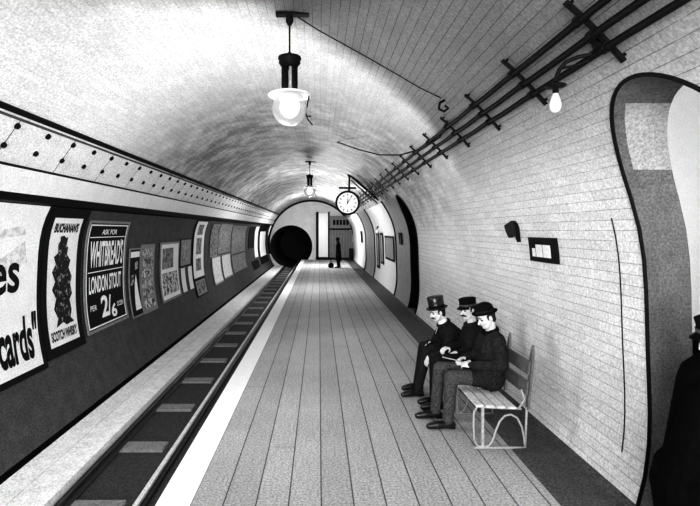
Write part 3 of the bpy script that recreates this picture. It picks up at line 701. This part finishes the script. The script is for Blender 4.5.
def person(pose, label, mats, hat, vox=.0085, tash=False, hair_on=True, group=None, lap=True, skirt=None, collar=None, seat=True):
    J = {k: Vector(v) for k, v in pose.items() if k not in ('face', 'up', 'curl', 'coat')}
    face, up = pose['face'], pose.get('up', (0, 0, 1))
    H = J['head']; fw = Vector(pose.get('fwd', (-1, 0, 0)))
    bm = new(); Mx, P = head_geo(bm, H, face, up)
    sm = (J['sl']+J['sr'])/2
    cap(bm, sm+Vector((0, 0, .03)), H-basis(face, up)[2]*.05-basis(face, up)[0]*.02, .062, .056)
    hm = (J['hl']+J['hr'])/2; ax = (J['sl']-J['sr']).normalized()
    tl = (sm-hm)
    for t, r in ((.0, .14), (.25, .13), (.5, .13), (.75, .135), (.92, .115)):
        for k in (-.07, .0, .07): ball(bm, hm+tl*t+ax*k, r*.82, n=12)
    for q in 'lr':
        chain(bm, [J['s'+q], J['e'+q], J['w'+q]], [.052, .042, .027])
        hd = J['g'+q]-J['w'+q]
        hand(bm, J['w'+q], hd, Vector(pose.get('palm'+q, (0, 0, -1))), pose.get('thumb'+q, (-.2, -ax.y if q == 'l' else ax.y, .3)), pose.get('curl', .7))
        chain(bm, [J['h'+q], J['k'+q], J['a'+q]], [.078, .055, .034])
        cap(bm, J['a'+q]-Vector((0, 0, .045)), J['t'+q]+(J['a'+q]-J['t'+q])*.4, .022, .018)
    body = link_mesh('person', fuse(bm, vox, 2), mats['skin'], None, True)
    tag(body, label, 'person', group)
    # coat
    bm = new()
    for t, r in ((-.02, .155), (.2, .15), (.45, .148), (.7, .152), (.9, .13)):
        for k in (-.085, -.03, .03, .085): ball(bm, hm+tl*t+ax*k, r, n=14)
    cap(bm, J['sl']-ax*.03, J['sr']+ax*.03, .085, .085); cap(bm, J['sl'], sm+Vector((0, 0, .05)), .075, .07); cap(bm, J['sr'], sm+Vector((0, 0, .05)), .075, .07)
    for q in 'lr':
        chain(bm, [J['s'+q], J['e'+q], J['w'+q]+(J['e'+q]-J['w'+q])*.06], [.078, .066, .048], 16)
        ext = pose.get('coat', .5)
        if seat: chain(bm, [J['h'+q], J['h'+q]+(J['k'+q]-J['h'+q])*ext], [.115, .105], 16)
    if skirt: 
        for a, b, ra, rb in skirt: cap(bm, a, b, ra, rb, 18)
    coat = link_mesh('coat', fuse(bm, vox*1.3, 4), mats['coat'], body, True)
    # collar
    bm = new(); nb = sm+(H-sm)*.36; dirn = (H-sm).normalized(); s1, t1 = frame_of(dirn)
    ring = [nb+(s1*math.cos(2*math.pi*k/20)+t1*math.sin(2*math.pi*k/20))*.077 for k in range(20)]
    tube(bm, ring, .026, 8, True); link('coat_collar', bm, mats.get('collar', mats['coat']), coat, True)
    if collar:
        bm = new(); lathe(bm, [(.064, -.01), (.062, .04), (.058, .042), (.06, -.01)], Matrix.Translation(nb+dirn*.022) @ Vector((0, 0, 1)).rotation_difference(dirn).to_matrix().to_4x4(), 20); link('shirt_collar', bm, M['linen'], body, True)
        bm = new(); ff = Vector((fw.x, fw.y, 0)).normalized(); cc = sm+ff*.115+Vector((0, 0, .02))
        vs = [bm.verts.new(q) for q in (cc+ax*.045+Vector((0, 0, .06)), cc-ax*.045+Vector((0, 0, .06)), cc+ff*.045+Vector((0, 0, -.10)))]; bm.faces.new(vs); bmesh.ops.solidify(bm, geom=bm.faces[:], thickness=.008); link('shirt_front', bm, M['linen'], body)
    # legs
    bm = new()
    for q in 'lr': chain(bm, [J['h'+q], J['k'+q], J['k'+q]+(J['a'+q]-J['k'+q])*.5, J['a'+q]+Vector((0, 0, .0))], [.1, .078, .066, .06], 16)
    link_mesh('trousers', fuse(bm, vox*1.3, 3), mats['trousers'], body, True)
    for q in 'lr':
        bm = new(); a, t = J['a'+q], J['t'+q]; d = (t-a); d.z = 0; L = d.length; d.normalize(); g = min(a.z, t.z)
        heel = Vector((a.x, a.y, 0))-d*.045; z0 = t.z-.035
        cap(bm, Vector((heel.x, heel.y, z0+.045)), Vector((a.x, a.y, z0+.045))+d*(L*.5), .042, .045); cap(bm, Vector((a.x, a.y, z0+.045))+d*(L*.5), Vector((t.x, t.y, z0+.034))-d*.03, .045, .033); cap(bm, a+Vector((0, 0, .05)), Vector((a.x, a.y, z0+.05)), .044, .046)
        box(bm, heel+Vector((-.035, -.035, z0)), heel+Vector((.035, .035, z0+.03)))
        me = fuse(bm, .009, 2)
        for v in me.vertices: v.co.z = max(v.co.z, z0)
        link_mesh('shoe', me, M['leather'], body, True)
    for q in 'lr':                                  # shirt cuffs
        bm = new(); dw = (J['w'+q]-J['e'+q]).normalized(); cap(bm, J['w'+q]-dw*.02, J['w'+q]+dw*.012, .036, .035, 14); link('cuff', bm, M['linen'] if collar else mats['coat'], body, True)
    # face details
    for k in (-1, 1):
        bm = new(); ball(bm, P(.074, .031*k, .006), (.011, .014, .009), Mx, 10); link('eye', bm, M['hair'], body, True)
        bm = new(); cap(bm, P(.088, .016*k, .03), P(.078, .046*k, .028), .0055, .004, 6); link('eyebrow', bm, M['hair'], body, True)
    bm = new(); cap(bm, P(.0845, -.02, -.062), P(.0845, .02, -.062), .0035, .0035, 6); link('mouth', bm, M['ribbon'], body, True)
    if tash:
        bm = new()
        for k in (-1, 1): chain(bm, [P(.092, .004*k, -.046), P(.088, .03*k, -.052), P(.072, .052*k, -.062)], [.012, .012, .005], 10)
        link_mesh('moustache', fuse(bm, .006, 1), M['hair'], body, True)
    if hair_on:
        bm = new(); ball(bm, P(-.028, 0, .03), (.09, .082, .085), Mx, 18); ball(bm, P(-.055, 0, -.025), (.05, .066, .06), Mx, 14)
        for k in (-1, 1): cap(bm, P(.012, .068*k, .03), P(.012, .068*k, -.012), .014, .009, 8)
        link_mesh('hair', fuse(bm, .01, 1), M['hair'], body, True)
    # hat, in the head's frame
    f, s, u, B3 = basis(face, up)
    HT = Matrix.Translation(P(-.008, 0, .058)) @ (B3 @ Matrix.Rotation(math.radians(hat[1]), 3, 'Y')).to_4x4()
    E = Matrix.Diagonal((1.12, .95, 1, 1)); kind = hat[0]; bm = new()
    if kind == 'top':
        lathe(bm, [(0, .165), (.096, .165), (.101, .16), (.096, .09), (.097, .01), (.1, .004), (.12, .008), (.132, .018), (.134, .012), (.12, -.006), (.094, -.008), (0, -.005)], HT @ E, 32); h = link('top_hat', bm, M['silk'], body, True)
        bm = new(); lathe(bm, [(.099, .006), (.0985, .05), (.096, .05), (.096, .006)], HT @ E, 32); link('hat_band', bm, M['felt'], h, True)
    elif kind == 'bowler':
        lathe(bm, [(0, .118), (.03, .116), (.06, .106), (.082, .085), (.094, .055), (.098, .02), (.099, .006), (.112, .002), (.124, .010), (.128, .017), (.130, .010), (.12, -.004), (.1, -.01), (0, -.006)], HT @ E, 32); h = link('bowler_hat', bm, M['felt'], body, True)
        bm = new(); lathe(bm, [(.1005, .008), (.1, .036), (.096, .036), (.096, .008)], HT @ E, 32); link('hat_band', bm, M['coat'], h, True)
    else:
        lathe(bm, [(0, .092), (.085, .094), (.102, .086), (.1, .074), (.096, .05), (.095, -.01), (0, -.01)], HT @ E, 32); h = link('peaked_cap', bm, M['felt'], body, True)
        bm = new(); g0 = []
        for rr, dz in ((.097, .0), (.14, -.028)):
            g0.append([bm.verts.new(HT @ Vector((rr*1.12*math.cos(t), min(rr, .12)*.95*math.sin(t)/1.0, dz))) for t in [math.radians(-62+124*k/14) for k in range(15)]])
        for k in range(14): bm.faces.new((g0[0][k], g0[0][k+1], g0[1][k+1], g0[1][k]))
        bmesh.ops.solidify(bm, geom=bm.faces[:], thickness=.006); link('cap_peak', bm, M['leather'], h, True)
        bm = new(); lathe(bm, [(.099, .0), (.1005, .028), (.096, .028), (.096, 0)], HT @ E, 32); link('cap_band', bm, M['ribbon'], h, True)
    return body
GP = 'people on the platform bench'
A = person(dict(head=(1.855, 5.33, 1.225), face=(-.86, -.2, -.36), up=(-.25, 0, 1), fwd=(-1, 0, 0),
    sr=(1.93, 5.17, 1.00), sl=(1.93, 5.55, 1.00), er=(1.94, 5.08, .76), wr=(1.66, 5.20, .735), gr=(1.56, 5.27, .735), el=(1.86, 5.60, .76), wl=(1.63, 5.44, .745), gl=(1.54, 5.36, .75),
    palmr=(0, .6, -.6), palml=(0, -.6, -.6), thumbr=(0, .4, 1), thumbl=(0, -.4, 1), curl=.9,
    hr=(1.90, 5.30, .575), hl=(1.90, 5.50, .575), kr=(1.45, 5.27, .585), kl=(1.40, 5.56, .60), ar=(1.43, 5.32, .10), al=(1.36, 5.62, .10), tr=(1.185, 5.30, .036), tl=(1.12, 5.60, .036), coat=.42),
    'seated man in a bowler hat and dark overcoat with grey trousers, nearest on the bench', dict(skin=M['skin'], coat=M['coat2'], trousers=M['trouser'], collar=M['felt']), ('bowler', -10), group=GP)
Bp = person(dict(head=(1.85, 5.96, 1.205), face=(-.9, -.42, -.12), up=(-.1, 0, 1), fwd=(-1, -.2, 0),
    sr=(1.92, 5.78, .95), sl=(1.92, 6.14, .95), er=(1.90, 5.77, .73), wr=(1.73, 5.88, .70), gr=(1.65, 5.93, .69), el=(1.86, 6.22, .73), wl=(1.64, 6.08, .72), gl=(1.55, 6.02, .70),
    hr=(1.91, 5.87, .575), hl=(1.91, 6.06, .575), kr=(1.46, 5.86, .585), kl=(1.47, 6.08, .585), ar=(1.46, 5.90, .10), al=(1.46, 6.08, .10), tr=(1.24, 5.87, .036), tl=(1.24, 6.05, .036), coat=.8),
    'seated man with dark moustache, peaked cap and dark coat, middle of the bench', dict(skin=M['skin'], coat=M['coat'], trousers=M['darktrouser']), ('peaked', 0), tash=True, group=GP)
Cp = person(dict(head=(1.60, 6.48, 1.085), face=(-.95, -.2, -.25), up=(-.2, 0, 1), fwd=(-1, -.1, 0),
    sr=(1.73, 6.33, .86), sl=(1.73, 6.68, .86), er=(1.66, 6.22, .63), wr=(1.45, 6.27, .535), gr=(1.385, 6.29, .43), el=(1.62, 6.72, .62), wl=(1.56, 6.62, .64), gl=(1.48, 6.60, .61),
    palmr=(.5, .5, -.2), palml=(.5, -.5, -.2), thumbr=(-.6, .6, .2), thumbl=(-.6, -.6, .2),
    hr=(1.90, 6.42, .575), hl=(1.90, 6.60, .575), kr=(1.43, 6.38, .585), kl=(1.45, 6.64, .585), ar=(1.31, 6.36, .10), al=(1.36, 6.62, .10), tr=(1.075, 6.31, .036), tl=(1.13, 6.58, .036), coat=.8),
    'seated man in tall top hat and white collar leaning forward, far end of bench', dict(skin=M['skin'], coat=M['coat'], trousers=M['darktrouser']), ('top', -4), tash=True, group=GP, collar=True)
# cane in the near man's hands
bm = new(); tube(bm, [(1.36, 5.29, .80), (1.48, 5.28, .775), (1.60, 5.25, .745)], .006); tag(link('pipe', bm, M['brightiron'], smooth=True), 'thin pale stick held in the lap of the man in the bowler hat', 'stick')
# distant figure
X, YF = 1.10, 27.8
person(dict(head=(X-.02, YF, 1.60), face=(-1, -.25, -.05), fwd=(-1, 0, 0), sr=(X+.02, YF-.19, 1.40), sl=(X+.02, YF+.19, 1.40), er=(X+.05, YF-.25, 1.1), wr=(X-.02, YF-.24, .87), gr=(X-.03, YF-.23, .78), el=(X+.05, YF+.25, 1.1), wl=(X-.02, YF+.24, .87), gl=(X-.03, YF+.23, .78),
    palmr=(0, 1, 0), palml=(0, -1, 0), thumbr=(-1, 0, 0), thumbl=(-1, 0, 0), hr=(X+.02, YF-.09, .92), hl=(X+.02, YF+.09, .92), kr=(X-.03, YF-.1, .5), kl=(X+.05, YF+.1, .5), ar=(X, YF-.1, .10), al=(X+.09, YF+.1, .10), tr=(X-.2, YF-.12, .036), tl=(X-.11, YF+.12, .036), coat=.6),
    'small distant person in a long dark coat standing at the far end of the platform', dict(skin=M['trouser'], coat=M['felt'], trousers=M['felt']), ('bowler', 0), vox=.013, skirt=[((X+.03, YF-.06, .9), (X+.04, YF-.06, .5), .16, .17), ((X+.03, YF+.06, .9), (X+.04, YF+.06, .5), .16, .17)], seat=False)
bm = new(); c = at(331, 267.3, 28.0); lathe(bm, [(0, 0), (.10, .0), (.16, .06), (.17, .15), (.13, .24), (.06, .28), (.02, .30), (0, .30)], Matrix.Translation((c.x, 28.0, .0)), 18); p = link('kit_bag', bm, M['felt'], smooth=True)
bm = new(); tube(bm, [(c.x-.06, 28, .27), (c.x-.05, 28, .36), (c.x+.05, 28, .36), (c.x+.06, 28, .27)], .014); link('handle', bm, M['felt'], p, True)
tag(p, 'small round black bag on the platform beside the distant person', 'bag')
# cloaked figure in the near passage opening
X, YF = 2.43, 2.86
person(dict(head=(X-.06, YF, 1.535), face=(-1, -.12, -.1), fwd=(-1, 0, 0), sr=(X+.03, YF-.18, 1.32), sl=(X+.03, YF+.18, 1.32), er=(X-.06, YF-.27, 1.06), wr=(X-.1, YF-.1, .98), gr=(X-.1, YF-.03, .96), el=(X-.06, YF+.27, 1.06), wl=(X-.1, YF+.1, .9), gl=(X-.1, YF+.03, .88),
    hr=(X+.02, YF-.09, .9), hl=(X+.02, YF+.09, .9), kr=(X-.02, YF-.1, .52), kl=(X, YF+.1, .52), ar=(X, YF-.1, .13), al=(X+.05, YF+.1, .13), tr=(X-.22, YF-.12, .07), tl=(X-.17, YF+.12, .07), palmr=(0, 1, 0), palml=(0, -1, 0)),
    'person in black cloak and peaked cap standing in the passage opening at right edge', dict(skin=M['skin'], coat=M['cloak'], trousers=M['cloak']), ('peaked', 0),
    skirt=[((X+.02, YF-.12, 1.25), (X+.02, YF-.14, .62), .19, .27), ((X+.02, YF+.12, 1.25), (X+.02, YF+.14, .62), .19, .27), ((X-.06, YF, 1.15), (X-.1, YF, .62), .17, .27), ((X-.05, YF-.08, .62), (X-.04, YF-.08, .4), .30, .28), ((X-.05, YF+.08, .62), (X-.04, YF+.08, .4), .30, .28)], seat=False)

# ------------------------------------------------------------------ lights
def point(name, loc, e, r=.15):
    l = bpy.data.lights.new(name, 'POINT'); l.energy = e; l.shadow_soft_size = r; o = bpy.data.objects.new(name, l); o.location = loc; COL.objects.link(o)
def area(name, loc, target, e, sx, sy):
    l = bpy.data.lights.new(name, 'AREA'); l.shape = 'RECTANGLE'; l.size = sx; l.size_y = sy; l.energy = e
    o = bpy.data.objects.new(name, l); o.location = loc; o.rotation_euler = (Vector(target)-Vector(loc)).to_track_quat('-Z', 'Y').to_euler(); COL.objects.link(o)
area('camera_side_fill', (-.6, -3.5, 2.2), (.2, 8, 1.0), 400, 3.0, 2.2)  # added fill from behind the camera; no entrance opens there
point('near_fill', (-.7, 5.6, 2.5), 50, .3)  # bare fill added below the near lamp, apart from its globe
point('platform_fill', (.2, 9.5, 2.3), 30, .4)  # no lamp hangs here, only an added unseen fill
point('middle_fill', (-.3, 18.0, 2.4), 120, .3)  # unseen fill added beyond the second globe
point('far_fill', (-.1, 29.5, 2.4), 250, .3)  # extra unseen fill that brightens the end wall
point('passage_fill', (4.3, 2.2, 2.9), 46, .3)  # added source out of view, brightens the side passage
w = bpy.data.worlds.new('World'); bpy.context.scene.world = w; w.use_nodes = True
w.node_tree.nodes['Background'].inputs[0].default_value = (1, 1, 1, 1); w.node_tree.nodes['Background'].inputs[1].default_value = .5

# ------------------------------------------------------------------ camera
cam = bpy.data.cameras.new('Camera'); co = bpy.data.objects.new('Camera', cam); COL.objects.link(co)
co.location = (0, 0, CH); co.rotation_euler = (math.radians(90), 0, 0)
cam.sensor_width = 36; cam.lens = 36*F/700; cam.shift_x = (350-VX)/700; cam.shift_y = -(253-VY)/700; cam.clip_start = .05; cam.clip_end = 200
sc = bpy.context.scene; sc.camera = co
sc.view_settings.view_transform = 'Standard'; sc.view_settings.look = 'High Contrast'; sc.view_settings.exposure = 0.74
